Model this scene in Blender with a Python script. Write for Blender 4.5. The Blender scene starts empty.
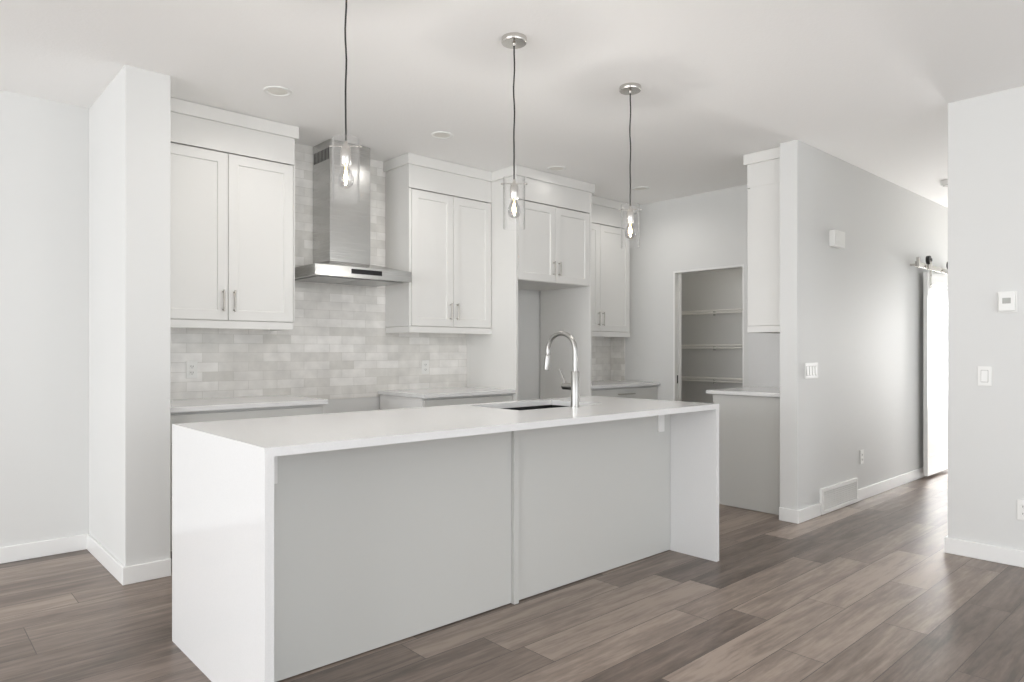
import bpy, bmesh, math, random
from mathutils import Vector, Matrix
random.seed(4)
S = bpy.context.scene
COL = S.collection
PI = math.pi

# ------------------------------------------------------------------ camera, world, lights, exposure
EYE = 1.222
YAW = math.atan2(749.8, 682.4)            # heading measured from +X (the island's long axis)
cam = bpy.data.cameras.new('camera')
cam_ob = bpy.data.objects.new('camera', cam)
COL.objects.link(cam_ob)
cam_ob.location = (0, 0, EYE)
cam_ob.rotation_euler = (PI / 2, 0, YAW - PI / 2)
cam.sensor_width = 36
cam.lens = 682.4 / 1024 * 36
cam.shift_y = 9.8 / 1024
cam.clip_start = 0.05
S.camera = cam_ob

W = bpy.data.worlds.new('overcast_sky')
S.world = W
W.use_nodes = True
W.node_tree.nodes['Background'].inputs[0].default_value = (0.86, 0.93, 1.0, 1)
W.node_tree.nodes['Background'].inputs[1].default_value = 1.1

S.view_settings.view_transform = 'Standard'
S.view_settings.look = 'None'
S.view_settings.gamma = 1
S.view_settings.use_curve_mapping = False
S.view_settings.exposure = 0.18
S.cycles.max_bounces = 16
S.cycles.diffuse_bounces = 12


def area(name, loc, size, direction, watts, color):
    l = bpy.data.lights.new(name, 'AREA')
    l.shape = 'RECTANGLE'
    l.size, l.size_y = size
    l.energy = watts
    l.color = color
    o = bpy.data.objects.new(name, l)
    COL.objects.link(o)
    o.location = loc
    o.rotation_euler = Vector(direction).to_track_quat('-Z', 'Y').to_euler()
    return o


# daylight coming in through the living room windows (behind and left of the camera) and the hall's glazed door:
# for each window the sky's light going in level, plus an uplight added for the ceiling
area('daylight_left_sky', (-5.05, 1.4, 1.35), (6.0, 2.2), (1, 0, -.1), 208, (0.97, 0.985, 1.0))
area('daylight_rear_sky', (1.0, -2.86, 1.40), (6.0, 2.0), (0, 1, -.1), 52, (0.98, 0.99, 1.0))
area('rear_ceiling_uplight', (0.4, -2.55, .45), (4.8, .8), (0, .3, 1), 42, (0.97, 0.99, 1.0))  # unseen uplight added behind the camera to brighten the ceiling
area('daylight_hall_side', (8.05, 1.262, 1.12), (2.0, 1.9), (-.15, .8, -.8), 4, (1.0, 0.985, 0.97))
area('daylight_hall_door', (9.80, 1.76, 1.15), (0.62, 1.7), (-1, 0, -.7), 95, (1.0, 0.985, 0.97))


# ------------------------------------------------------------------ materials
def new_mat(name):
    m = bpy.data.materials.new(name)
    m.use_nodes = True
    nt = m.node_tree
    return m, nt, nt.nodes['Principled BSDF']


def node(nt, kind, **kw):
    n = nt.nodes.new(kind)
    for k, v in kw.items():
        setattr(n, k, v)
    return n


def math_node(nt, op, a, b=None):
    n = node(nt, 'ShaderNodeMath', operation=op)
    for i, v in enumerate((a, b)):
        if v is None:
            continue
        if isinstance(v, (int, float)):
            n.inputs[i].default_value = v
        else:
            nt.links.new(v, n.inputs[i])
    return n.outputs[0]


def paint(name, color, rough=0.5, bump=0.0, scale=120.0, metallic=0.0, vary=0.0):
    m, nt, b = new_mat(name)
    b.inputs['Roughness'].default_value = rough
    b.inputs['Metallic'].default_value = metallic
    tc = node(nt, 'ShaderNodeTexCoord')
    nz = node(nt, 'ShaderNodeTexNoise')
    nz.inputs['Scale'].default_value = scale
    nz.inputs['Detail'].default_value = 3
    nt.links.new(tc.outputs['Object'], nz.inputs['Vector'])
    mix = node(nt, 'ShaderNodeMix', data_type='RGBA')
    lo = [c * (1 - vary) for c in color]
    mix.inputs[6].default_value = (*lo, 1)
    mix.inputs[7].default_value = (*color, 1)
    nt.links.new(nz.outputs['Fac'], mix.inputs[0])
    nt.links.new(mix.outputs[2], b.inputs['Base Color'])
    if bump:
        bp = node(nt, 'ShaderNodeBump')
        bp.inputs['Strength'].default_value = bump
        bp.inputs['Distance'].default_value = 0.002
        nt.links.new(nz.outputs['Fac'], bp.inputs['Height'])
        nt.links.new(bp.outputs[0], b.inputs['Normal'])
    return m


def brushed(name, color, rough, axis=2, aniso=0.0):
    m, nt, b = new_mat(name)
    b.inputs['Metallic'].default_value = 1
    b.inputs['Base Color'].default_value = (*color, 1)
    tc = node(nt, 'ShaderNodeTexCoord')
    mp = node(nt, 'ShaderNodeMapping')
    sc = [4.0, 4.0, 4.0]
    sc[axis] = 400.0
    mp.inputs['Scale'].default_value = sc
    nz = node(nt, 'ShaderNodeTexNoise')
    nz.inputs['Scale'].default_value = 1.0
    nz.inputs['Detail'].default_value = 2
    nt.links.new(tc.outputs['Object'], mp.inputs[0])
    nt.links.new(mp.outputs[0], nz.inputs['Vector'])
    mr = node(nt, 'ShaderNodeMapRange')
    mr.inputs['To Min'].default_value = rough * 0.8
    mr.inputs['To Max'].default_value = rough * 1.2
    nt.links.new(nz.outputs['Fac'], mr.inputs['Value'])
    nt.links.new(mr.outputs[0], b.inputs['Roughness'])
    return m


def clear_glass(name, tint=(1, 1, 1)):
    m, nt, b = new_mat(name)
    b.inputs['Base Color'].default_value = (*tint, 1)
    b.inputs['Transmission Weight'].default_value = 1
    b.inputs['Roughness'].default_value = 0.0
    b.inputs['IOR'].default_value = 1.47
    return m


def pane_glass(name):
    m, nt, b = new_mat(name)
    out = nt.nodes['Material Output']
    tr = node(nt, 'ShaderNodeBsdfTransparent')
    gl = node(nt, 'ShaderNodeBsdfGlossy')
    gl.inputs['Roughness'].default_value = 0.02
    lw = node(nt, 'ShaderNodeLayerWeight')
    mx = node(nt, 'ShaderNodeMixShader')
    fac = math_node(nt, 'ADD', math_node(nt, 'MULTIPLY', math_node(nt, 'POWER', lw.outputs['Facing'], 2.5), 0.9), 0.035)
    nt.links.new(fac, mx.inputs[0])
    nt.links.new(tr.outputs[0], mx.inputs[1])
    nt.links.new(gl.outputs[0], mx.inputs[2])
    nt.links.new(mx.outputs[0], out.inputs[0])
    return m


def plank_floor():
    m, nt, b = new_mat('vinyl_plank_floor')
    L = nt.links.new
    tc = node(nt, 'ShaderNodeTexCoord')
    sp = node(nt, 'ShaderNodeSeparateXYZ')
    L(tc.outputs['Object'], sp.inputs[0])
    PW_, PL_ = 0.181, 1.22
    ry = math_node(nt, 'DIVIDE', math_node(nt, 'ADD', sp.outputs[1], 20.03), PW_)
    row = math_node(nt, 'FLOOR', ry)
    wn = node(nt, 'ShaderNodeTexWhiteNoise', noise_dimensions='1D')
    L(row, wn.inputs['W'])
    rx = math_node(nt, 'ADD', math_node(nt, 'DIVIDE', math_node(nt, 'ADD', sp.outputs[0], 20.0), PL_), wn.outputs['Value'])
    idx = math_node(nt, 'FLOOR', rx)
    cb = node(nt, 'ShaderNodeCombineXYZ')
    L(row, cb.inputs[0]); L(idx, cb.inputs[1])
    wn2 = node(nt, 'ShaderNodeTexWhiteNoise', noise_dimensions='2D')
    L(cb.outputs[0], wn2.inputs['Vector'])
    tone = wn2.outputs['Value']
    # grain, stretched along the plank and shifted for every plank
    gv = node(nt, 'ShaderNodeCombineXYZ')
    L(math_node(nt, 'MULTIPLY', sp.outputs[0], 0.9), gv.inputs[0])
    L(math_node(nt, 'MULTIPLY', sp.outputs[1], 9.0), gv.inputs[1])
    L(math_node(nt, 'MULTIPLY', tone, 37.0), gv.inputs[2])
    g1 = node(nt, 'ShaderNodeTexNoise'); L(gv.outputs[0], g1.inputs['Vector'])
    g1.inputs['Scale'].default_value = 1.6; g1.inputs['Detail'].default_value = 6; g1.inputs['Roughness'].default_value = 0.62
    g1.inputs['Distortion'].default_value = 0.6
    fv = node(nt, 'ShaderNodeCombineXYZ')
    L(math_node(nt, 'MULTIPLY', sp.outputs[0], 5.0), fv.inputs[0])
    L(math_node(nt, 'MULTIPLY', sp.outputs[1], 80.0), fv.inputs[1])
    L(math_node(nt, 'MULTIPLY', tone, 91.0), fv.inputs[2])
    g2 = node(nt, 'ShaderNodeTexNoise'); L(fv.outputs[0], g2.inputs['Vector'])
    g2.inputs['Scale'].default_value = 1.0; g2.inputs['Detail'].default_value = 4
    v = math_node(nt, 'ADD', math_node(nt, 'MULTIPLY', tone, 0.46), math_node(nt, 'MULTIPLY', g1.outputs['Fac'], 0.95))
    mv = node(nt, 'ShaderNodeCombineXYZ')
    L(math_node(nt, 'MULTIPLY', sp.outputs[0], 7.0), mv.inputs[0])
    L(math_node(nt, 'MULTIPLY', sp.outputs[1], 30.0), mv.inputs[1])
    L(math_node(nt, 'MULTIPLY', tone, 53.0), mv.inputs[2])
    g3 = node(nt, 'ShaderNodeTexNoise'); L(mv.outputs[0], g3.inputs['Vector'])
    g3.inputs['Scale'].default_value = 1.0; g3.inputs['Detail'].default_value = 5; g3.inputs['Roughness'].default_value = 0.65
    v = math_node(nt, 'ADD', v, math_node(nt, 'MULTIPLY', math_node(nt, 'SUBTRACT', g3.outputs['Fac'], 0.5), 0.42))
    v = math_node(nt, 'ADD', v, math_node(nt, 'MULTIPLY', math_node(nt, 'SUBTRACT', g2.outputs['Fac'], 0.5), 0.40))
    v = math_node(nt, 'ADD', v, 0.10)
    ramp = node(nt, 'ShaderNodeValToRGB')
    e = ramp.color_ramp.elements
    e[0].position = 0.42; e[0].color = (0.087, 0.066, 0.052, 1)
    e[1].position = 0.97; e[1].color = (0.348, 0.278, 0.230, 1)
    k = e.new(0.62); k.color = (0.161, 0.123, 0.101, 1)
    k = e.new(0.80); k.color = (0.239, 0.187, 0.154, 1)
    v = math_node(nt, 'MULTIPLY', v, 0.9)
    L(v, ramp.inputs[0])
    # joints
    fy = math_node(nt, 'FRACT', ry)
    fx = math_node(nt, 'FRACT', rx)
    dy = math_node(nt, 'MULTIPLY', math_node(nt, 'MINIMUM', fy, math_node(nt, 'SUBTRACT', 1.0, fy)), PW_)
    dx = math_node(nt, 'MULTIPLY', math_node(nt, 'MINIMUM', fx, math_node(nt, 'SUBTRACT', 1.0, fx)), PL_)
    d = math_node(nt, 'MINIMUM', dx, dy)
    joint = math_node(nt, 'LESS_THAN', d, 0.0016)
    mix = node(nt, 'ShaderNodeMix', data_type='RGBA')
    L(joint, mix.inputs[0]); L(ramp.outputs[0], mix.inputs[6])
    mix.inputs[7].default_value = (0.07, 0.055, 0.047, 1)
    L(mix.outputs[2], b.inputs['Base Color'])
    L(math_node(nt, 'ADD', math_node(nt, 'MULTIPLY', g2.outputs['Fac'], 0.15), 0.27), b.inputs['Roughness'])
    bp = node(nt, 'ShaderNodeBump'); bp.inputs['Strength'].default_value = 0.25; bp.inputs['Distance'].default_value = 0.001
    L(math_node(nt, 'SUBTRACT', g2.outputs['Fac'], math_node(nt, 'MULTIPLY', joint, 1.5)), bp.inputs['Height'])
    L(bp.outputs[0], b.inputs['Normal'])
    return m


def tile(name, axis):
    m, nt, b = new_mat(name)
    L = nt.links.new
    tc = node(nt, 'ShaderNodeTexCoord')
    sp = node(nt, 'ShaderNodeSeparateXYZ'); L(tc.outputs['Object'], sp.inputs[0])
    cb = node(nt, 'ShaderNodeCombineXYZ')
    L(sp.outputs[axis], cb.inputs[0])
    L(math_node(nt, 'SUBTRACT', sp.outputs[2], 0.893), cb.inputs[1])
    br = node(nt, 'ShaderNodeTexBrick')
    br.offset = 0.5
    br.inputs['Scale'].default_value = 1.0
    br.inputs['Brick Width'].default_value = 0.202
    br.inputs['Row Height'].default_value = 0.0632
    br.inputs['Mortar Size'].default_value = 0.0016
    br.inputs['Mortar Smooth'].default_value = 0.2
    br.inputs['Color1'].default_value = (0.72, 0.705, 0.67, 1)
    br.inputs['Color2'].default_value = (0.90, 0.885, 0.86, 1)
    br.inputs['Mortar'].default_value = (0.70, 0.685, 0.65, 1)
    L(cb.outputs[0], br.inputs['Vector'])
    nz = node(nt, 'ShaderNodeTexNoise'); nz.inputs['Scale'].default_value = 9; nz.inputs['Detail'].default_value = 4
    L(cb.outputs[0], nz.inputs['Vector'])
    mr = node(nt, 'ShaderNodeMapRange')
    mr.inputs['From Min'].default_value = 0.3; mr.inputs['From Max'].default_value = 0.7
    mr.inputs['To Min'].default_value = 0.88; mr.inputs['To Max'].default_value = 1.06
    L(nz.outputs['Fac'], mr.inputs['Value'])
    mu = node(nt, 'ShaderNodeMix', data_type='RGBA', blend_type='MULTIPLY')
    mu.inputs[0].default_value = 1
    L(br.outputs['Color'], mu.inputs[6]); L(mr.outputs[0], mu.inputs[7])
    L(mu.outputs[2], b.inputs['Base Color'])
    b.inputs['Roughness'].default_value = 0.22
    bp = node(nt, 'ShaderNodeBump'); bp.inputs['Strength'].default_value = 0.4; bp.inputs['Distance'].default_value = 0.003
    L(math_node(nt, 'SUBTRACT', math_node(nt, 'MULTIPLY', nz.outputs['Fac'], 0.6), br.outputs['Fac']), bp.inputs['Height'])
    L(bp.outputs[0], b.inputs['Normal'])
    return m


def quartz():
    m, nt, b = new_mat('white_quartz')
    L = nt.links.new
    tc = node(nt, 'ShaderNodeTexCoord')
    nz = node(nt, 'ShaderNodeTexNoise'); nz.inputs['Scale'].default_value = 180; nz.inputs['Detail'].default_value = 2
    L(tc.outputs['Object'], nz.inputs['Vector'])
    r = node(nt, 'ShaderNodeValToRGB')
    r.color_ramp.elements[0].position = 0.3; r.color_ramp.elements[0].color = (0.755, 0.755, 0.755, 1)
    r.color_ramp.elements[1].position = 0.6; r.color_ramp.elements[1].color = (0.775, 0.775, 0.775, 1)
    L(nz.outputs['Fac'], r.inputs[0]); L(r.outputs[0], b.inputs['Base Color'])
    b.inputs['Roughness'].default_value = 0.11
    return m


M = {
    'wall': paint('wall_paint', (0.715, 0.718, 0.708), 0.6, 0.12, 260),
    'ceiling': paint('textured_ceiling_paint', (0.93, 0.925, 0.915), 0.8, 0.5, 70),
    'trim': paint('white_trim_paint', (0.84, 0.84, 0.83), 0.35),
    'cabinet': paint('white_cabinet_paint', (0.77, 0.765, 0.745), 0.38),
    'lower': paint('light_grey_cabinet_paint', (0.61, 0.612, 0.592), 0.42),
    'carcass': paint('white_melamine', (0.82, 0.82, 0.81), 0.4),
    'toe': paint('toe_kick_grey', (0.35, 0.34, 0.33), 0.6),
    'quartz': quartz(),
    'floor': plank_floor(),
    'tile': tile('backsplash_tile', 0),
    'tile_side': tile('backsplash_tile_side', 1),
    'steel': brushed('brushed_stainless', (0.55, 0.55, 0.54), 0.26, 2),
    'steel_dark': brushed('brushed_stainless_underside', (0.42, 0.42, 0.41), 0.35, 1),
    'nickel': brushed('brushed_nickel', (0.62, 0.60, 0.57), 0.22, 2),
    'chrome': paint('satin_nickel', (0.43, 0.425, 0.41), 0.30, metallic=1),
    'pull': brushed('nickel_pull', (0.42, 0.40, 0.37), 0.3, 2),
    'black': paint('black_rubber', (0.012, 0.012, 0.012), 0.45),
    'cord': paint('black_cloth_cord', (0.02, 0.019, 0.018), 0.7),
    'screen': paint('black_glass_panel', (0.006, 0.006, 0.007), 0.08),
    'glass': clear_glass('clear_glass'),
    'pane': pane_glass('window_pane_glass'),
    'thin_glass': pane_glass('thin_clear_glass'),
    'filament': paint('warm_filament', (0.85, 0.62, 0.22), 0.5),
    'plastic': paint('white_plastic', (0.84, 0.84, 0.82), 0.35),
    'plastic_grey': paint('grey_plastic', (0.42, 0.42, 0.40), 0.4),
    'slot': paint('dark_slot', (0.03, 0.03, 0.03), 0.7),
    'sink': brushed('sink_steel', (0.13, 0.13, 0.13), 0.3, 1),
    'lens': paint('lamp_lens', (0.80, 0.79, 0.74), 0.6),
    'wire': paint('white_coated_wire', (0.88, 0.87, 0.84), 0.4),
    'door': paint('barn_door_paint', (0.84, 0.84, 0.83), 0.2),
}


# ------------------------------------------------------------------ mesh helpers
class MB:
    """collects shapes and links them as ONE mesh object"""
    def __init__(self):
        self.bm = bmesh.new()

    def box(self, x0, x1, y0, y1, z0, z1):
        vs = [self.bm.verts.new(p) for p in ((x0, y0, z0), (x1, y0, z0), (x1, y1, z0), (x0, y1, z0),
                                             (x0, y0, z1), (x1, y0, z1), (x1, y1, z1), (x0, y1, z1))]
        for f in ((3, 2, 1, 0), (4, 5, 6, 7), (0, 1, 5, 4), (1, 2, 6, 5), (2, 3, 7, 6), (3, 0, 4, 7)):
            self.bm.faces.new([vs[i] for i in f])
        return self

    def hull8(self, pts):
        vs = [self.bm.verts.new(p) for p in pts]
        for f in ((3, 2, 1, 0), (4, 5, 6, 7), (0, 1, 5, 4), (1, 2, 6, 5), (2, 3, 7, 6), (3, 0, 4, 7)):
            self.bm.faces.new([vs[i] for i in f])
        return self

    def prism(self, poly, a0, a1, plane='XZ'):
        """poly in (u,v), swept along the third axis from a0 to a1"""
        def P(u, v, a):
            return {'XZ': (u, a, v), 'YZ': (a, u, v), 'XY': (u, v, a)}[plane]
        A = [self.bm.verts.new(P(u, v, a0)) for u, v in poly]
        B = [self.bm.verts.new(P(u, v, a1)) for u, v in poly]
        n = len(poly)
        self.bm.faces.new(A)
        self.bm.faces.new(B[::-1])
        for i in range(n):
            j = (i + 1) % n
            self.bm.faces.new((A[j], A[i], B[i], B[j]))
        return self

    def lathe(self, prof, loc=(0, 0, 0), seg=32, axis=(0, 0, 1), closed=False):
        q = Vector((0, 0, 1)).rotation_difference(Vector(axis))
        rings = []
        for r, z in prof:
            ring = []
            if r < 1e-6:
                ring = [self.bm.verts.new(q @ Vector((0, 0, z)) + Vector(loc))]
            else:
                for i in range(seg):
                    t = 2 * PI * i / seg
                    ring.append(self.bm.verts.new(q @ Vector((r * math.cos(t), r * math.sin(t), z)) + Vector(loc)))
            rings.append(ring)
        pairs = list(zip(rings, rings[1:])) + ([(rings[-1], rings[0])] if closed else [])
        for a, b in pairs:
            if len(a) == 1 and len(b) == 1:
                continue
            for i in range(seg):
                j = (i + 1) % seg
                if len(a) == 1:
                    self.bm.faces.new((a[0], b[j], b[i]))
                elif len(b) == 1:
                    self.bm.faces.new((a[i], a[j], b[0]))
                else:
                    self.bm.faces.new((a[i], a[j], b[j], b[i]))
        return self

    def cyl(self, p0, p1, r, seg=16, r1=None):
        d = Vector(p1) - Vector(p0)
        r1 = r if r1 is None else r1
        return self.lathe([(0, 0), (r, 0), (r1, d.length), (0, d.length)], p0, seg, d.normalized())

    def tube(self, pts, r, seg=14):
        pts = [Vector(p) for p in pts]
        rs = r if isinstance(r, (list, tuple)) else [r] * len(pts)
        n = None
        rings = []
        for i, p in enumerate(pts):
            t = (pts[min(i + 1, len(pts) - 1)] - pts[max(i - 1, 0)]).normalized()
            if n is None:
                n = t.orthogonal().normalized()
            n = (n - t * n.dot(t)).normalized()
            b = t.cross(n)
            rings.append([self.bm.verts.new(p + rs[i] * (math.cos(2 * PI * k / seg) * n + math.sin(2 * PI * k / seg) * b)) for k in range(seg)])
        for a, b in zip(rings, rings[1:]):
            for k in range(seg):
                j = (k + 1) % seg
                self.bm.faces.new((a[k], a[j], b[j], b[k]))
        self.bm.faces.new(rings[0][::-1])
        self.bm.faces.new(rings[-1])
        return self

    def shaker(self, x0, x1, z0, z1, yf, t=0.02, fr=0.06, rec=0.008):
        """shaker door facing -Y whose front lies at yf"""
        c = 0.004
        def ring(dx, y):
            return [self.bm.verts.new(p) for p in ((x0 + dx, y, z0 + dx), (x1 - dx, y, z0 + dx), (x1 - dx, y, z1 - dx), (x0 + dx, y, z1 - dx))]
        R = [ring(0, yf + t), ring(0, yf + .0015), ring(.0015, yf), ring(fr, yf), ring(fr + c, yf + rec)]
        self.bm.faces.new(R[0])
        for a, b in zip(R, R[1:]):
            for i in range(4):
                j = (i + 1) % 4
                self.bm.faces.new((a[j], a[i], b[i], b[j]))
        self.bm.faces.new(R[-1][::-1])
        return self

    def build(self, name, mat, parent=None, bevel=0.0, smooth=False, origin=None, turn=None):
        bm = self.bm
        if turn is not None:
            bmesh.ops.transform(bm, matrix=turn, verts=bm.verts)
        bmesh.ops.recalc_face_normals(bm, faces=bm.faces)
        me = bpy.data.meshes.new(name)
        if origin is not None:
            bmesh.ops.translate(bm, vec=-Vector(origin), verts=bm.verts)
        bm.to_mesh(me)
        bm.free()
        me.materials.append(M[mat])
        if smooth:
            me.polygons.foreach_set('use_smooth', [True] * len(me.polygons))
            me.set_sharp_from_angle(angle=math.radians(38))
        o = bpy.data.objects.new(name, me)
        COL.objects.link(o)
        if origin is not None:
            o.location = origin
        if parent is not None:
            o.parent = parent
            base = Vector((0, 0, 0))
            p = parent
            while p is not None:
                base += p.location
                p = p.parent
            o.location = o.location - base
        if bevel:
            md = o.modifiers.new('edge_bevel', 'BEVEL')
            md.width = bevel
            md.segments = 2
            md.limit_method = 'ANGLE'
        return o


def thing(name, label, cat, loc, group=None):
    o = bpy.data.objects.new(name, None)
    COL.objects.link(o)
    o.empty_display_size = 0.05
    o.location = loc
    tag(o, label, cat, group)
    return o


def tag(o, label, cat, group=None):
    o['label'] = label
    o['category'] = cat
    if group:
        o['group'] = group
    return o


def struct(o, label=None):
    o['kind'] = 'structure'
    if label:
        o['label'] = label
    return o


def copy_tree(o, parent=None):
    c = o.copy()
    COL.objects.link(c)
    if parent is not None:
        c.parent = parent
    for ch in list(o.children):
        copy_tree(ch, c)
    return c


# ------------------------------------------------------------------ the setting
C = 2.72           # ceiling
BW = 4.70          # kitchen back wall
LW = 4.88          # wall left of the pier
PX = 5.70          # pantry wall
HW = 2.215         # hall wall
RW = 4.73          # right wall
struct(MB().box(-5.4, 10.1, -3.2, 5.0, -0.1, 0).build('floor', 'floor'))
struct(MB().box(-5.4, 10.1, -3.2, 5.0, C, C + 0.1).build('ceiling', 'ceiling'))
struct(MB().box(-5.3, 1.0, LW, LW + 0.12, 0, C).build('wall_left', 'wall'))
struct(MB().box(0.905, 1.127, 4.0, LW, 0, C).build('wall_pier', 'wall', bevel=0.003))
struct(MB().box(1.127, 7.1, BW, BW + 0.12, 0, C).build('wall_back', 'wall'))
# pantry wall with its door opening
OY0, OY1, OZ = 3.150, 3.905, 2.005
struct(MB().box(PX, PX + .12, OY1, BW, 0, C).box(PX, PX + .12, 2.345, OY0, 0, C).box(PX, PX + .12, OY0, OY1, OZ, C).build('wall_pantry', 'wall'))
struct(MB().box(6.9, 7.02, 2.345, BW, 0, C).build('wall_pantry_rear', 'wall'))
struct(MB().box(4.75, 10.0, HW, 2.345, 0, C).build('wall_hall', 'wall', bevel=0.003))
struct(MB().prism([(RW, -3.06), (RW + .12, -3.06), (RW + .12, 1.16), (7.0, 1.16), (7.0, 1.28), (RW, 1.28)], 0, C, 'XY').build('wall_right', 'wall', bevel=0.003))
struct(MB().box(9.1, 10.0, 1.16, 1.28, 0, C).box(7.0, 9.1, 1.16, 1.28, 2.12, C).build('wall_hall_side', 'wall'))
d = struct(MB().box(7.0, 7.07, 1.18, 1.25, 0, 2.12).box(9.03, 9.1, 1.18, 1.25, 0, 2.12).box(8.015, 8.085, 1.18, 1.25, .12, 2.05)
           .box(7.07, 9.03, 1.18, 1.25, 0, .12).box(7.07, 9.03, 1.18, 1.25, 2.05, 2.12).build('window_3', 'trim'))
MB().box(7.07, 9.03, 1.212, 1.218, .12, 2.05).build('pane', 'pane', d)
# hall end wall round a glazed entry door
struct(MB().box(9.9, 10.0, 1.28, 1.36, 0, C).box(9.9, 10.0, 2.16, HW, 0, C).box(9.9, 10.0, 1.36, 2.16, 2.08, C).build('wall_hall_end', 'wall'))
d = struct(MB().box(9.92, 9.97, 1.36, 1.44, 0, 2.08).box(9.92, 9.97, 2.08, 2.16, 0, 2.08).box(9.92, 9.97, 1.44, 2.08, 0, .25).box(9.92, 9.97, 1.44, 2.08, 2.0, 2.08).build('door_2', 'trim'))
MB().box(9.94, 9.948, 1.44, 2.08, .25, 2.0).build('glass_panel', 'pane', d)
# living room walls behind the camera, with their windows
def window_wall(name, wname, axis, pos, a0, a1, w0, w1, z0, z1):
    def bx(mb, u0, u1, zz0, zz1, t0, t1):
        return mb.box(t0, t1, u0, u1, zz0, zz1) if axis == 0 else mb.box(u0, u1, t0, t1, zz0, zz1)
    m = MB()
    t0, t1 = pos - .06, pos + .06
    bx(m, a0, w0, 0, C, t0, t1); bx(m, w1, a1, 0, C, t0, t1); bx(m, w0, w1, 0, z0, t0, t1); bx(m, w0, w1, z1, C, t0, t1)
    struct(m.build(name, 'wall'))
    f = MB()
    t0, t1 = pos - .04, pos + .03
    n = 3
    bx(f, w0, w1, z0, z0 + .05, t0, t1); bx(f, w0, w1, z1 - .05, z1, t0, t1)
    for i in range(n + 1):
        u = w0 + (w1 - w0 - .05) * i / n
        bx(f, u, u + .05, z0 + .05, z1 - .05, t0, t1)
    fo = struct(f.build(wname, 'trim'))
    bx(MB(), w0 + .02, w1 - .02, z0 + .02, z1 - .02, pos - .008, pos).build('pane', 'pane', fo)
window_wall('wall_window_side', 'window_1', 0, -5.2, -3.06, LW, -1.75, 4.55, .22, 2.48)
window_wall('wall_rear', 'window_2', 1, -3.0, -5.14, RW + .12, -2.1, 4.1, .12, 2.50)

# tiled backsplash
struct(MB().box(1.127, 3.735, BW - .012, BW, 0.86, C).build('wall_backsplash', 'tile'), 'pale handmade subway tile backsplash behind the hood')
struct(MB().box(4.67, PX, BW - .012, BW, 0.86, 1.42).build('wall_backsplash_corner', 'tile'))
struct(MB().box(PX - .008, PX, 4.50, BW - .012, 0.89, 1.42).build('wall_backsplash_return', 'tile_side'))
struct(MB().box(PX - .008, PX, 2.346, 3.10, 0.89, 1.42).build('wall_backsplash_servery', 'quartz'))

# baseboards
def board(name, x0, x1, y0, y1):
    struct(MB().box(x0, x1, y0, y1, 0, .094).build(name, 'trim', bevel=0.004))
board('baseboard_left', -5.14, .905, LW - .015, LW)
struct(MB().prism([(.89, 3.985), (1.127, 3.985), (1.127, 4.0), (.905, 4.0), (.905, LW - .015), (.89, LW - .015)], 0, .094, 'XY').build('baseboard_pier', 'trim', bevel=.004))
struct(MB().prism([(4.735, HW - .015), (5.105, HW - .015), (5.105, HW), (4.75, HW), (4.75, 2.345), (4.735, 2.345)], 0, .094, 'XY').build('baseboard_wing', 'trim', bevel=.004))
board('baseboard_hall', 5.775, 9.9, HW - .015, HW)
struct(MB().prism([(RW - .015, -2.94), (RW, -2.94), (RW, 1.28), (7.0, 1.28), (7.0, 1.295), (RW - .015, 1.295)], 0, .094, 'XY').build('baseboard_right', 'trim', bevel=.004))

# pocket door of the pantry: jamb strips and the edge of the slid-in door
d1 = struct(MB().box(PX + .002, PX + .04, OY1 - .018, OY1, 0, OZ).box(PX + .08, PX + .118, OY1 - .018, OY1, 0, OZ)
            .box(PX + .002, PX + .118, OY0, OY0 + .015, 0, OZ).box(PX + .002, PX + .118, OY0 + .015, OY1 - .018, OZ - .018, OZ).build('door_1', 'trim'))
p = MB().box(PX + .043, PX + .077, OY1 - .008, OY1 - .001, .01, OZ - .02).build('door_edge', 'trim', d1)
MB().box(PX + .05, PX + .07, OY1 - .0105, OY1 - .007, .90, .98).build('latch', 'black', p)

# ------------------------------------------------------------------ island
IX0, IX1, IY0, IY1, IZ = 0.876, 3.564, 2.125, 3.09, 0.914
T = 0.03
top = thing('island_countertop', 'long white quartz countertop of the island with waterfall ends', 'countertop', (2.2, 2.6, 0))
sx0, sx1, sy0, sy1 = 2.40, 3.06, 2.58, 3.0
m = MB()
for x0, x1, b0, b1 in ((IX0, sx0, IX0 + T, sx0), (sx1, IX1, sx1, IX1 - T)):
    m.prism([(x0, IZ), (x1, IZ), (b1, IZ - T), (b0, IZ - T)], IY0, IY1)
m.box(sx0, sx1, IY0, sy0, IZ - T, IZ).box(sx0, sx1, sy1, IY1, IZ - T, IZ)
m.build('slab', 'quartz', top)
MB().prism([(IX0, IZ), (IX0, 0), (IX0 + T, 0), (IX0 + T, IZ - T)], IY0, IY1).build('waterfall_panel', 'quartz', top)
MB().prism([(IX1, IZ), (IX1, 0), (IX1 - T, 0), (IX1 - T, IZ - T)], IY0, IY1).build('waterfall_panel', 'quartz', top)

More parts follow.
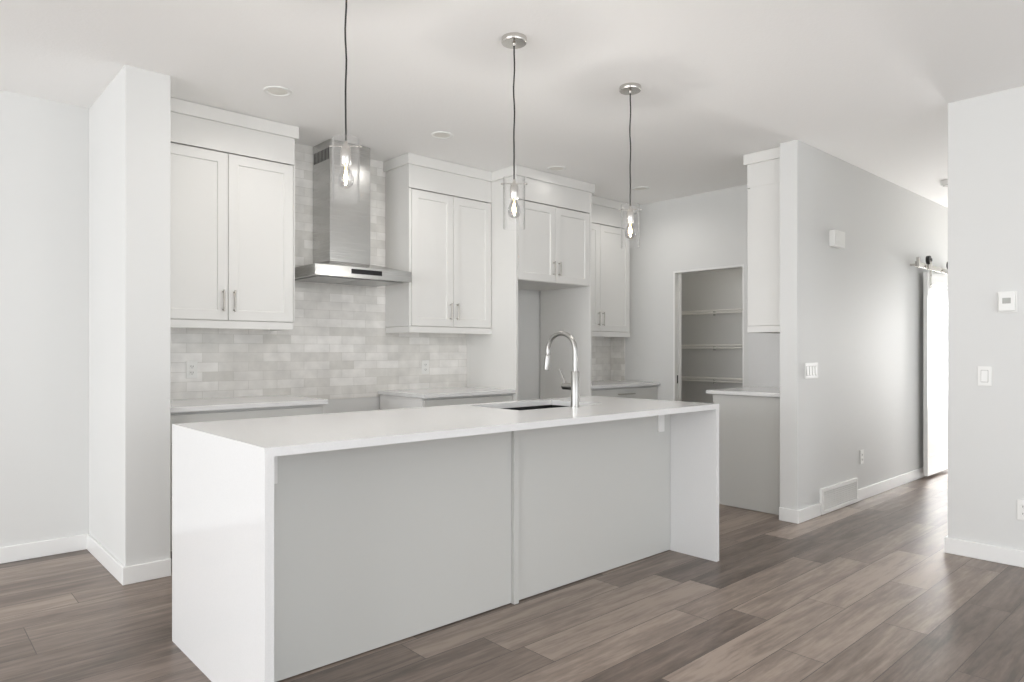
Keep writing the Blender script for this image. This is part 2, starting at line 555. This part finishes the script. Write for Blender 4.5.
isl = thing('island_cabinet', 'light grey panelled cabinet body under the white island countertop', 'cabinet', (2.2, 2.75, 0))
bx0, bx1 = IX0 + T + .002, IX1 - T - .002
MB().box(bx0, 2.30, 2.462, 3.04, .10, IZ - T - .002).box(3.13, bx1, 2.462, 3.04, .10, IZ - T - .002).box(2.30, 3.13, 2.462, 3.04, .10, .62).build('carcass', 'carcass', isl)
MB().box(bx0, 2.218, 2.44, 2.46, 0.004, IZ - T - .002).build('back_panel', 'lower', isl, bevel=.001)
MB().box(2.251, bx1, 2.44, 2.46, 0.004, IZ - T - .002).build('back_panel', 'lower', isl, bevel=.001)
MB().box(2.219, 2.250, 2.422, 2.46, 0.0, IZ - T - .002).build('cover_strip', 'lower', isl, bevel=.001)
MB().box(bx0, bx1, 2.462, 2.97, 0, .10).build('toe_kick', 'toe', isl)
for a in (.99, 3.398):
    MB().box(a, a + .058, 2.428, 2.439, .735, IZ - T - .002).box(a, a + .058, 2.19, 2.428, IZ - T - .012, IZ - T - .002).build('support_bracket', 'trim', isl, bevel=.0015)
n = 5
for i in range(n):
    w = (bx1 - bx0) / n
    x0, x1 = bx0 + w * i + .003, bx0 + w * (i + 1) - .003
    dr = MB().shaker(x0, x1, .11, .87, -.02).build('door', 'lower', isl, turn=Matrix.Translation((0, 3.04, 0)) @ Matrix.Scale(-1, 4, (0, 1, 0)))
    MB().cyl((x1 - .04, 3.075, .70), (x1 - .04, 3.075, .83), .005).cyl((x1 - .04, 3.06, .71), (x1 - .04, 3.075, .71), .004).cyl((x1 - .04, 3.06, .82), (x1 - .04, 3.075, .82), .004).build('handle', 'pull', dr, smooth=True)

# sink
sk = thing('kitchen_sink', 'dark stainless undermount sink sunk in the island countertop', 'sink', (2.72, 2.75, .68))
zt = IZ - T - .001
m = MB()
a0, a1, b0, b1 = sx0 - .004, sx1 + .004, sy0 - .004, sy1 + .004
w = .006
m.box(a0 - w, a0, b0 - w, b1 + w, .68, zt).box(a1, a1 + w, b0 - w, b1 + w, .68, zt).box(a0, a1, b0 - w, b0, .68, zt).box(a0, a1, b1, b1 + w, .68, zt).box(a0 - w, a1 + w, b0 - w, b1 + w, .672, .68)
m.build('basin', 'sink', sk)
MB().lathe([(.0, .0), (.035, .0), (.045, .004), (.045, .002), (.0, .002)], (2.72, 2.76, .681), 24).build('drain', 'steel_dark', sk, smooth=True)

# faucet
FX, FY = 2.77, 2.53
fa = thing('kitchen_faucet', 'tall brushed nickel gooseneck faucet beside the island sink', 'faucet', (FX, FY, IZ))
MB().lathe([(0, 0), (.027, 0), (.027, .006), (.024, .009), (.024, .19), (.021, .196), (0, .196)], (FX, FY, IZ), 32).build('body', 'chrome', fa, smooth=True)
pts = [(FX, FY, IZ + .19), (FX, FY, 1.218)]
R_ = .105
for i in range(0, 25):
    t = PI * i / 24 * 1.06
    pts.append((FX, FY + R_ - R_ * math.cos(t), 1.221 + R_ * 0.94 * math.sin(t)))
pts += [(FX, FY + 2 * R_ + .002, 1.198)]
MB().tube(pts, .0135, 18).build('spout', 'chrome', fa, smooth=True)
e = Vector(pts[-1])
h = MB().lathe([(0, 0), (.013, 0), (.0155, -.01), (.0185, -.075), (.0175, -.085), (0, -.085)], e, 24, (0, -.10, 1)).build('spray_head', 'chrome', fa, smooth=True)
MB().box(e.x - .006, e.x + .006, e.y - .002, e.y + .0, e.z - .06, e.z - .03).build('spray_button', 'black', h)
hd = MB().cyl((FX, FY + .015, IZ + .112), (FX, FY + .088, IZ + .112), .0205, 20, .019).build('handle', 'chrome', fa, smooth=True)
MB().tube([(FX, FY + .074, IZ + .12), (FX, FY + .090, IZ + .155), (FX, FY + .118, IZ + .205)], [.0075, .006, .005], 10).build('lever', 'chrome', hd, smooth=True)

# ------------------------------------------------------------------ cabinets
def bar_pull(x, z0, z1, yf, parent, mat='pull'):
    m = MB()
    m.cyl((x, yf - .028, z0), (x, yf - .028, z1), .0055, 12)
    for z in (z0 + .012, z1 - .012):
        m.cyl((x, yf, z), (x, yf - .028, z), .0045, 10)
    return m.build('handle', mat, parent, smooth=True)


def flat_pull(x0, x1, z, yf, parent):
    m = MB().cyl((x0, yf - .028, z), (x1, yf - .028, z), .0055, 12)
    for x in (x0 + .012, x1 - .012):
        m.cyl((x, yf, z), (x, yf - .028, z), .0045, 10)
    return m.build('handle', 'pull', parent, smooth=True)


def wall_cabinet(label, x0, x1, zb, yf=4.35, yb=BW - .014, left_end=True, right_end=True, d0=None, d1=None, valance=True, zd=2.455):
    """white two-door upper with fascia, crown and light rail; fronts face -Y"""
    t = thing('wall_cabinet', label, 'cabinet', ((x0 + x1) / 2, yb, zb), 'white upper kitchen cabinets')
    d0 = x0 + .006 if d0 is None else d0
    d1 = x1 - .006 if d1 is None else d1
    m = MB().box(x0 + .018, x1 - .018, yf + .075, yb, zb + .018, C - .004)
    m.box(x0, x0 + .018, yf + .0225, yb, zb, C - .004).box(x1 - .018, x1, yf + .0225, yb, zb, C - .004).box(x0 + .018, x1 - .018, yf + .0225, yb, zb, zb + .018)
    if d0 - x0 > .012:
        m.box(x0, d0 - .004, yf + .002, yf + .022, zb, zd + .004)
    if x1 - d1 > .012:
        m.box(d1 + .004, x1, yf + .002, yf + .022, zb, zd + .004)
    m.build('body', 'cabinet', t)
    mid = (d0 + d1) / 2
    for a, b, hx in ((d0, mid - .002, mid - .034), (mid + .002, d1, mid + .034)):
        dr = MB().shaker(a, b, zb + .003, zd, yf).build('door', 'cabinet', t)
        bar_pull(hx, zb + .055, zb + .19, yf, dr)
    MB().box(x0 + .0, x1, yf + .002, yf + .022, zd + .009, C - .004).build('fascia', 'cabinet', t, bevel=.001)
    l, r = (x0 - .02 if left_end else x0), (x1 + .02 if right_end else x1)
    zc = C - .082
    m = MB().box(l, r, yf - .02, yf + .002, zc, C - .003)
    if left_end:
        m.box(l, x0, yf + .002, yb, zc, C - .003)
    if right_end:
        m.box(x1, r, yf + .002, yb, zc, C - .003)
    m.build('crown', 'cabinet', t, bevel=.0015)
    if valance:
        e = .012 if right_end else 0
        m = MB().box(x0, x1 - e, yf - .002, yf + .018, zb - .05, zb - .003)
        m.box(x0, x0 + .018, yf + .018, yb, zb - .05, zb - .003).box(x1 - .018 - e, x1 - e, yf + .018, yb, zb - .05, zb - .003)
        m.build('light_rail', 'cabinet', t, bevel=.0015)
    return t


ZB = 1.411
wall_cabinet('white two-door upper cabinet left of the range hood', 1.130, 1.997, ZB, left_end=False, right_end=True, d1=1.984)
wall_cabinet('white two-door upper cabinet between the range hood and fridge alcove', 2.905, 3.728, ZB, right_end=False, d0=2.93)
cc = wall_cabinet('greyish-white upper cabinet in the corner, behind the farthest pendant', 4.655, 5.595, ZB, left_end=False, right_end=False, d0=4.663, d1=5.585)
MB().box(5.5955, PX - .0085, 4.44, 4.46, ZB - .05, C - .0842).build('filler_strip', 'cabinet', cc)
MB().box(5.5955, PX - .002, 4.33, 4.352, C - .082, C - .003).build('crown_return', 'cabinet', cc)

# fridge alcove
FF = 4.05
fr = thing('fridge_surround', 'tall empty white refrigerator alcove with full-height side panels', 'cabinet', (4.19, BW, 0))
MB().box(3.73, 3.752, FF, BW - .014, 0, C - .004).build('side_panel', 'cabinet', fr, bevel=.001)
MB().box(4.632, 4.654, FF, BW - .014, 0, C - .004).build('side_panel', 'cabinet', fr, bevel=.001)
x0, x1 = 3.754, 4.630
oc = thing('wall_cabinet', 'deep short two-door cabinet above the empty fridge alcove', 'cabinet', (4.19, BW, 1.80), 'white upper kitchen cabinets')
m = MB().box(x0 + .018, x1 - .018, FF + .075, BW - .014, 1.818, C - .004).box(x0, x0 + .018, FF + .0225, BW - .014, 1.80, C - .004).box(x1 - .018, x1, FF + .0225, BW - .014, 1.80, C - .004).box(x0 + .018, x1 - .018, FF + .0225, BW - .014, 1.80, 1.818)
m.build('body', 'cabinet', oc)
d0, d1 = 3.757, 4.627
mid = (d0 + d1) / 2
for a, b, hx in ((d0, mid - .002, mid - .034), (mid + .002, d1, mid + .034)):
    dr = MB().shaker(a, b, 1.803, 2.447, FF).build('door', 'cabinet', oc)
    bar_pull(hx, 1.86, 1.98, FF, dr)
MB().box(x0, x1, FF + .0, FF + .022, 2.456, C - .004).build('fascia', 'cabinet', oc, bevel=.001)
zc = C - .082
MB().box(3.71, 4.674, FF - .02, FF - .001, zc, C - .003).box(3.71, 3.729, FF - .001, 4.329, zc, C - .003).box(4.655, 4.674, FF - .001, 4.329, zc, C - .003).build('crown', 'cabinet', fr, bevel=.0015)

# lower cabinets along the back wall
CZ = 0.908
def base_cabinet(label, x0, x1, fronts, yf=4.085):
    t = thing('base_cabinet', label, 'cabinet', ((x0 + x1) / 2, BW - .014, 0), 'grey lower kitchen cabinets')
    MB().box(x0, x1, yf + .022, BW - .014, .10, CZ - .032).build('carcass', 'carcass', t)
    MB().box(x0, x1, yf + .07, BW - .10, 0, .10).build('toe_kick', 'toe', t)
    n = len(fronts)
    for i, kind in enumerate(fronts):
        a = x0 + (x1 - x0) * i / n + .003
        b = x0 + (x1 - x0) * (i + 1) / n - .003
        zs = {'doors': ((.70, .863), (.11, .694)), 'drawers': ((.70, .863), (.41, .694), (.11, .404))}[kind]
        for z0, z1 in zs:
            big = z1 - z0 > .4
            if big:
                f = MB().shaker(a, b, z0, z1, yf).build('door', 'lower', t)
                bar_pull(b - .04, z1 - .18, z1 - .05, yf, f)
            else:
                f = MB().box(a, b, yf, yf + .02, z0, z1).build('drawer', 'lower', t, bevel=.0015)
                c = (a + b) / 2
                flat_pull(c - .12, c + .12, (z0 + z1) / 2 + .03, yf, f)
    return t


def counter(label, x0, x1, y0, y1):
    m = MB().box(x0, x1, y0, y1, CZ - .028, CZ).build('countertop', 'quartz', None, bevel=.0015, origin=((x0 + x1) / 2, (y0 + y1) / 2, CZ - .03))
    return tag(m, label, 'countertop', 'white countertops against the walls')


base_cabinet('grey base cabinet left of the empty range gap', 1.130, 2.07, ['drawers'])
base_cabinet('grey-fronted base cabinet between the range gap and fridge alcove', 2.855, 3.728, ['drawers'])
base_cabinet('grey drawer base cabinet right of the fridge alcove, in the corner', 4.656, PX - .004, ['drawers'])
counter('short white countertop under the upper cabinet left of the hood', 1.1285, 2.085, 4.05, BW - .0125)
counter('white countertop between the range gap and the fridge alcove', 2.835, 3.7285, 4.05, BW - .0125)
counter('white countertop right of the fridge alcove by the pantry wall', 4.656, PX - .0085, 4.05, BW - .0125)

# servery behind the wing wall: fronts face +Y
SX, SB = 4.872, 2.347
flip = Matrix.Translation((0, SB, 0)) @ Matrix.Scale(-1, 4, (0, 1, 0)) @ Matrix.Translation((0, 0, 0))
sv = thing('base_cabinet', 'grey base cabinet with a plain side panel behind the wing wall', 'cabinet', (5.3, SB, 0), 'grey lower kitchen cabinets')
MB().box(SX + .02, PX - .004, SB, SB + .57, .10, CZ - .032).build('carcass', 'carcass', sv)
MB().box(SX, SX + .019, SB, SB + .612, .003, CZ - .032).build('side_panel', 'lower', sv, bevel=.001)
MB().box(SX + .02, PX - .004, SB + .03, SB + .52, 0, .10).build('toe_kick', 'toe', sv)
for i in range(2):
    w = (PX - .004 - SX - .02) / 2
    a, b = SX + .02 + w * i + .003, SX + .02 + w * (i + 1) - .003
    f = MB().shaker(a, b, .11, .845, 0).build('door', 'lower', sv, turn=Matrix.Translation((0, SB + .592, 0)) @ Matrix.Scale(-1, 4, (0, 1, 0)))
    c = b - .04 if i == 0 else a + .04
    MB().cyl((c, SB + .62, .68), (c, SB + .62, .81), .0055, 12).cyl((c, SB + .592, .69), (c, SB + .62, .69), .0045, 10).cyl((c, SB + .592, .80), (c, SB + .62, .80), .0045, 10).build('handle', 'pull', f, smooth=True)
counter('short white countertop on the cabinet behind the wing wall', SX - .035, PX - .0085, SB, SB + .655)
su = thing('wall_cabinet', 'narrow upper cabinet seen side-on behind the wing wall', 'cabinet', (5.3, SB, ZB), 'white upper kitchen cabinets')
UX, UY = 4.835, SB + .275
MB().box(UX, PX - .012, SB, UY, ZB, C - .004).build('body', 'cabinet', su)
for i in range(2):
    w = (PX - .012 - UX) / 2
    a, b = UX + w * i + .003, UX + w * (i + 1) - .003
    f = MB().shaker(a, b, ZB + .003, 2.455, 0).build('door', 'cabinet', su, turn=Matrix.Translation((0, UY + .021, 0)) @ Matrix.Scale(-1, 4, (0, 1, 0)))
MB().box(UX, PX - .012, UY + .001, UY + .02, 2.461, C - .004).build('fascia', 'cabinet', su)
MB().box(UX - .004, UX - .0005, SB, UY + .02, 2.461, C - .004).build('fascia', 'cabinet', su, bevel=.001)
MB().box(UX - .022, UX - .0045, SB, UY + .042, zc, C - .003).box(UX - .0045, PX - .012, UY + .022, UY + .042, zc, C - .003).build('crown', 'cabinet', su, bevel=.0015)
MB().box(UX - .002, UX + .016, SB, UY + .02, ZB - .05, ZB - .003).box(UX + .016, PX - .012, UY + .002, UY + .02, ZB - .05, ZB - .003).build('light_rail', 'cabinet', su, bevel=.0015)

# ------------------------------------------------------------------ range hood
hx0, hx1, hy0, hyb = 2.068, 2.824, 4.20, BW - .014
cx0, cx1, cy0 = 2.288, 2.612, 4.42
ho = thing('range_hood', 'stainless steel chimney range hood on the tiled wall', 'range hood', (2.446, hyb, 1.72))
m = MB()
z0, z1, z2 = 1.725, 1.80, 1.855
m.box(hx0, hx1, hy0, hyb, z0, z1)
m.hull8([(hx0 + .004, hy0 + .004, z1), (hx1 - .004, hy0 + .004, z1), (hx1 - .004, hyb, z1), (hx0 + .004, hyb, z1),
         (cx0 - .012, cy0 - .015, z2), (cx1 + .012, cy0 - .015, z2), (cx1 + .012, hyb, z2), (cx0 - .012, hyb, z2)])
cn = m.build('canopy', 'steel', ho, bevel=.001)
MB().box(2.335, 2.575, hy0 - .003, hy0 - .0002, 1.752, 1.785).build('control_panel', 'screen', cn)
MB().box(hx0 + .04, 2.44, hy0 + .05, hyb - .05, z0 - .006, z0 - .0005).build('filter', 'steel_dark', cn, bevel=.001)
MB().box(2.452, hx1 - .04, hy0 + .05, hyb - .05, z0 - .006, z0 - .0005).build('filter', 'steel_dark', cn, bevel=.001)
ch = MB().box(cx0, cx1, cy0, hyb, z2 + .0005, C - .003).build('chimney', 'steel', ho, bevel=.001)
for side in (0, 1):
    m = MB()
    for i in range(11):
        y = cy0 + .018 + i * .0215
        if side == 0:
            m.box(cx0 - .0012, cx0 - .0002, y, y + .009, 2.58, 2.66)
        else:
            m.box(cx1 + .0002, cx1 + .0012, y, y + .009, 2.58, 2.66)
    m.build('vent_slots', 'slot', ch)

# ------------------------------------------------------------------ pendants
def pendant(label):
    t = thing('pendant_lamp', label, 'pendant lamp', (0, 0, C), 'glass pendant lamps over the island')
    MB().lathe([(0, 0), (.060, 0), (.061, -.003), (.061, -.022), (.058, -.026), (.010, -.028), (.008, -.040), (0, -.040)], (0, 0, C - .0005), 40).build('canopy', 'nickel', t, smooth=True)
    pts = [(0.0018 * math.sin(i * .9), 0.0018 * math.sin(i * 1.3 + 1), C - .035 - i * (.650 / 16)) for i in range(17)]
    pts[0] = (0, 0, C - .035); pts[-1] = (0, 0, C - .685)
    MB().tube(pts, .0036, 8).build('cord', 'cord', t, smooth=True)
    so = MB().lathe([(0, 2.0420), (.006, 2.0420), (.0075, 2.0270), (.017, 2.0170), (.0205, 2.0020), (.0205, 1.9500), (.018, 1.9460), (0, 1.9460)], (0, 0, 0), 28).build('socket', 'nickel', t, smooth=True)
    # crossbar that carries the glass
    MB().cyl((-.062 * .74, .062 * .673, 2.0220), (.062 * .74, -.062 * .673, 2.0220), .0022, 8).cyl((-.063 * .74, .063 * .673, 2.0220), (-.055 * .74, .055 * .673, 2.0220), .0045, 10).cyl((.055 * .74, -.055 * .673, 2.0220), (.063 * .74, -.063 * .673, 2.0220), .0045, 10).build('crossbar', 'nickel', so, smooth=True)
    r = .053
    MB().lathe([(r, 1.8070), (r, 2.0500), (r - .0035, 2.0500), (r - .0035, 1.8070)], (0, 0, 0), 48, closed=True).build('glass_shade', 'thin_glass', t, smooth=True)
    bprof = [(.0125, 1.9455), (.0135, 1.9340), (.022, 1.9200), (.029, 1.9020), (.0305, 1.8880), (.028, 1.8740), (.02, 1.8630), (.01, 1.8585), (0, 1.8575)]
    inner = [(max(r - .001, 0), z + (.001 if i > 4 else 0)) for i, (r, z) in enumerate(bprof)]
    bu = MB().lathe(bprof + inner[::-1][1:] , (0, 0, 0), 28).build('bulb', 'thin_glass', t, smooth=True)
    m = MB()
    for k in range(4):
        a = k * PI / 2 + .4
        m.cyl((.004 * math.cos(a), .004 * math.sin(a), 1.9300), (.009 * math.cos(a), .009 * math.sin(a), 1.8900), .0013, 6)
    m.cyl((0, 0, 1.9450), (0, 0, 1.9260), .004, 10)
    m.build('filament', 'filament', bu)
    return t


pl = [('glass cylinder pendant lamp hanging in front of the range hood', 1.315),
      ('middle glass pendant lamp, hanging in front of the fridge alcove', 2.207),
      ('glass pendant lamp hanging nearest the pantry door', 3.10)]
PEND_W = 7.6
proto = pendant(pl[0][0])
for i, (lb, x) in enumerate(pl):
    o = proto if i == 0 else copy_tree(proto)
    o.location = (x, 2.41, C)
    o['label'] = lb
    l = bpy.data.lights.new('pendant_bulb', 'POINT')
    l.energy = PEND_W
    l.shadow_soft_size = .006
    l.color = (1.0, 0.965, 0.91)
    lo = bpy.data.objects.new('pendant_bulb', l)
    COL.objects.link(lo)
    lo.location = (x, 2.41, 1.905)

# ------------------------------------------------------------------ ceiling fittings
def downlight(label):
    t = thing('recessed_ceiling_light', label, 'ceiling light', (0, 0, C), 'recessed lights in the kitchen ceiling')
    MB().lathe([(.062, 0), (.078, 0), (.078, -.004), (.070, -.007), (.058, -.004), (.052, 0)], (0, 0, C - .0005), 36, closed=True).build('trim_ring', 'plastic', t, smooth=True)
    MB().lathe([(0, -.003), (.054, -.0025), (.054, -.0006), (0, -.0006)], (0, 0, C), 36).build('lens', 'lens', t, smooth=True)
    return t


dl = [('small recessed ceiling light above the left upper cabinet', 1.65, 3.82),
      ('small recessed ceiling light just right of the hood chimney', 2.83, 3.83),
      ('faint recessed ceiling light above the fridge alcove', 4.045, 3.90),
      ('recessed ceiling light farthest back, near the pantry wall', 5.12, 3.86)]
dp = downlight(dl[0][0])
for i, (lb, x, y) in enumerate(dl):
    o = dp if i == 0 else copy_tree(dp)
    o.location = (x, y, C)
    o['label'] = lb
sd = thing('smoke_detector', 'small round white smoke detector on the hall ceiling', 'smoke detector', (6.9, 1.86, C))
MB().lathe([(0, 0), (.065, 0), (.065, -.018), (.055, -.034), (.03, -.040), (0, -.040)], (6.9, 1.86, C - .0005), 32).build('housing', 'plastic', sd, smooth=True)
MB().lathe([(.034, -.037), (.044, -.0375), (.044, -.0395), (.034, -.0405)], (6.9, 1.86, C - .0005), 24, closed=True).build('grille_ring', 'plastic_grey', sd, smooth=True)

def lamp(loc, watts):
    l = bpy.data.lights.new('recessed_lamp', 'SPOT')
    l.spot_size = math.radians(165)
    l.spot_blend = 0.9
    l.shadow_soft_size = .012
    l.energy = watts
    l.color = (1.0, 0.965, 0.92)
    o = bpy.data.objects.new('recessed_lamp', l)
    COL.objects.link(o)
    o.location = loc


pantry_fill = bpy.data.lights.new('pantry_fill', 'POINT')  # fill light without a fitting, added out of view to brighten the pantry
pantry_fill.energy = 5.5
pantry_fill.shadow_soft_size = .06
pantry_fill.color = (1.0, 0.94, 0.86)
po = bpy.data.objects.new('pantry_fill', pantry_fill)
COL.objects.link(po)
po.location = (6.25, 2.85, 2.6)
DOWN_W = 8
for _, x, y in dl:
    lamp((x, y, C - .018), DOWN_W if abs(x - 4.045) > .1 else 0.7)

# ------------------------------------------------------------------ wall plates. Built facing -Y at the origin, then turned
def place(o, loc, rz):
    o.location = loc
    o.rotation_euler = (0, 0, rz)
    return o


def outlet(label, name='wall_outlet'):
    t = thing(name, label, 'wall outlet', (0, 0, 0))
    MB().box(-.035, .035, -.006, 0, -.0575, .0575).build('cover_plate', 'plastic', t, bevel=.002)
    for z in (.020, -.020):
        s = MB().box(-.017, .017, -.0085, -.0062, z - .014, z + .014).build('socket', 'plastic', t, bevel=.001)
        MB().box(-.008, -.0055, -.0092, -.0086, z - .004, z + .007).box(.0055, .008, -.0092, -.0086, z - .004, z + .006).box(-.002, .002, -.0092, -.0086, z - .011, z - .007).build('slots', 'slot', s)
    return t


def switch(label, gangs):
    t = thing('light_switch', label, 'light switch', (0, 0, 0))
    w = .035 + .023 * (gangs - 1)
    MB().box(-w, w, -.006, 0, -.0575, .0575).build('cover_plate', 'plastic', t, bevel=.002)
    for i in range(gangs):
        x = (i - (gangs - 1) / 2) * .046
        MB().box(x - .0185, x + .0185, -.0066, -.0061, -.0355, .0355).build('rocker_frame', 'plastic_grey', t)
        MB().hull8([(x - .0165, -.0125, -.033), (x + .0165, -.0125, -.033), (x + .0165, -.0067, -.033), (x - .0165, -.0067, -.033),
                    (x - .0165, -.0085, .033), (x + .0165, -.0085, .033), (x + .0165, -.0067, .033), (x - .0165, -.0067, .033)]).build('rocker', 'plastic', t, bevel=.001)
    return t


place(outlet('white duplex outlet on the tile under the left upper cabinet'), (1.447, BW - .0122, 1.10), 0)
place(outlet('white duplex outlet on the tile beside the fridge alcove panel'), (3.288, BW - .0122, 1.087), 0)
place(switch('wide four-gang light switch on the hall side of the wing wall', 4), (4.965, HW - .0002, 1.077), 0)
place(outlet('white wall outlet above the hall baseboard, beside the air vent'), (5.90, HW - .0002, .35), 0)
place(switch('single light switch on the right wall, below the thermostat', 1), (RW - .0002, 1.09, 1.074), -PI / 2)
place(outlet('white duplex outlet low on the right wall by the baseboard'), (RW - .0002, .900, .322), -PI / 2)

th = thing('thermostat', 'square white thermostat on the right wall above the light switch', 'thermostat', (0, 0, 0))
MB().box(-.046, .046, -.006, 0, -.06, .06).build('base_plate', 'plastic', th, bevel=.002)
MB().box(-.040, .040, -.024, -.0062, -.053, .053).build('housing', 'plastic', th, bevel=.004)
MB().box(-.020, .020, -.0250, -.0242, -.010, .022).build('display', 'plastic_grey', th)
place(th, (RW - .0002, .98, 1.502), -PI / 2)

dc = thing('doorbell_chime', 'small white doorbell chime box high on the hall wall', 'doorbell chime', (5.37, HW, 2.08))
MB().box(5.275, 5.465, HW - .045, HW - .0002, 2.015, 2.14).build('cover', 'plastic', dc, bevel=.005)
MB().box(5.295, 5.445, HW - .0475, HW - .0452, 2.035, 2.12).build('front_panel', 'plastic', dc, bevel=.001)

# return air grille at floor level
gv = thing('air_vent', 'white slotted return air grille at the foot of the hall wall', 'air vent', (5.44, HW, .10))
gx0, gx1, gz0, gz1, gy = 5.108, 5.772, .004, .196, HW - .022
m = MB().box(gx0, gx0 + .028, gy, HW - .0002, gz0, gz1).box(gx1 - .028, gx1, gy, HW - .0002, gz0, gz1)
m.box(gx0 + .028, gx1 - .028, gy, HW - .0002, gz0, gz0 + .026).box(gx0 + .028, gx1 - .028, gy, HW - .0002, gz1 - .026, gz1)
m.build('frame', 'plastic', gv, bevel=.002)
MB().box(gx0 + .028, gx1 - .028, HW - .008, HW - .0004, gz0 + .026, gz1 - .026).build('backing', 'toe', gv)
m = MB()
n = 36
for i in range(n):
    x = gx0 + .034 + (gx1 - gx0 - .068) * i / (n - 1)
    m.box(x - .0035, x + .0035, gy + .004, HW - .0085, gz0 + .027, gz1 - .027)
for i in range(1, 9):
    z = gz0 + .026 + (gz1 - gz0 - .052) * i / 9
    m.box(gx0 + .029, gx1 - .029, gy + .006, HW - .0085, z - .003, z + .003)
m.build('grille', 'plastic', gv)

# ------------------------------------------------------------------ pantry shelves
def wire_shelf(label, z):
    t = thing('wire_shelf', label, 'shelf', (6.75, 3.5, z), 'white wire shelves in the pantry')
    y0, y1, xb, xf = 2.35, BW - .003, 6.895, 6.60
    MB().cyl((xf, y0, z), (xf, y1, z), .008, 8).cyl((xf, y0, z - .03), (xf, y1, z - .03), .0065, 8).cyl((xb - .005, y0, z), (xb - .005, y1, z), .004, 8).build('rail', 'wire', t, smooth=True)
    m = MB()
    k = int((y1 - y0) / .0127)
    for i in range(k + 1):
        y = y0 + .008 + i * .0127
        if y < y1 - .005:
            m.box(xf, xb - .004, y - .0016, y + .0016, z - .0016, z + .0022)
            m.box(xf - .0016, xf + .0016, y - .0016, y + .0016, z - .03, z)
    m.build('deck_wires', 'wire', t)
    for y in (2.7, 3.35, 4.02):
        MB().box(xf + .03, xf + .06, y - .006, y + .006, z - .055, z - .003).build('clip', 'plastic_grey', t)
    return t


wire_shelf('topmost wire shelf inside the dark pantry', 1.66)
wire_shelf('wire shelf at mid height in the pantry, between two others', 1.282)
wire_shelf('lowest wire shelf seen in the pantry, level with the countertop', .920)

# ------------------------------------------------------------------ barn door
bd = thing('barn_door', 'glossy white sliding barn door hanging at the end of the hall', 'door', (7.7, 2.165, 0))
X0, X1, Y0, Y1, Z0, Z1 = 7.28, 8.10, 2.135, 2.172, .030, 1.975
R0 = MB()
fr_ = .10
R0.box(X0, X0 + fr_, Y0, Y1, Z0, Z1).box(X1 - fr_, X1, Y0, Y1, Z0, Z1).box(X0 + fr_, X1 - fr_, Y0, Y1, Z0, Z0 + .19).box(X0 + fr_, X1 - fr_, Y0, Y1, Z1 - .12, Z1)
R0.build('frame', 'door', bd, bevel=.0015)
MB().box(X0 + fr_, X1 - fr_, Y0 + .012, Y1 - .012, Z0 + .19, Z1 - .12).build('panel', 'door', bd)
for x in (7.36, 8.00):
    hg = MB().box(x - .02, x + .02, Y0 - .006, Y0 - .0002, Z1 - .16, Z1 + .115).build('hanger', 'nickel', bd, bevel=.001)
    MB().cyl((x, Y0 + .002, 2.092), (x, Y0 + .030, 2.092), .042, 28).cyl((x, Y0 - .012, 2.092), (x, Y0 - .0065, 2.092), .016, 16).build('wheel', 'black', hg, smooth=True)
    MB().cyl((x, Y0 - .012, Z1 - .03), (x, Y0 - .0062, Z1 - .03), .009, 10).cyl((x, Y0 - .012, Z1 - .12), (x, Y0 - .0062, Z1 - .12), .009, 10).build('bolt', 'nickel', hg, smooth=True)
bt = thing('barn_door_track', 'silver rail on the hall wall that carries the barn door', 'door track', (8.0, HW, 2.02))
MB().box(6.98, 9.0, 2.144, 2.152, 2.000, 2.048).build('rail', 'nickel', bt, bevel=.001)
for x in (7.05, 7.25, 7.75, 8.35, 8.9):
    MB().cyl((x, 2.1525, 2.024), (x, HW - .0005, 2.024), .010, 12).cyl((x, 2.136, 2.024), (x, 2.1435, 2.024), .009, 8).build('spacer', 'nickel', bt, smooth=True)
MB().box(6.985, 7.02, 2.118, 2.1435, 2.0, 2.085).build('end_stop', 'nickel', bt, bevel=.002)
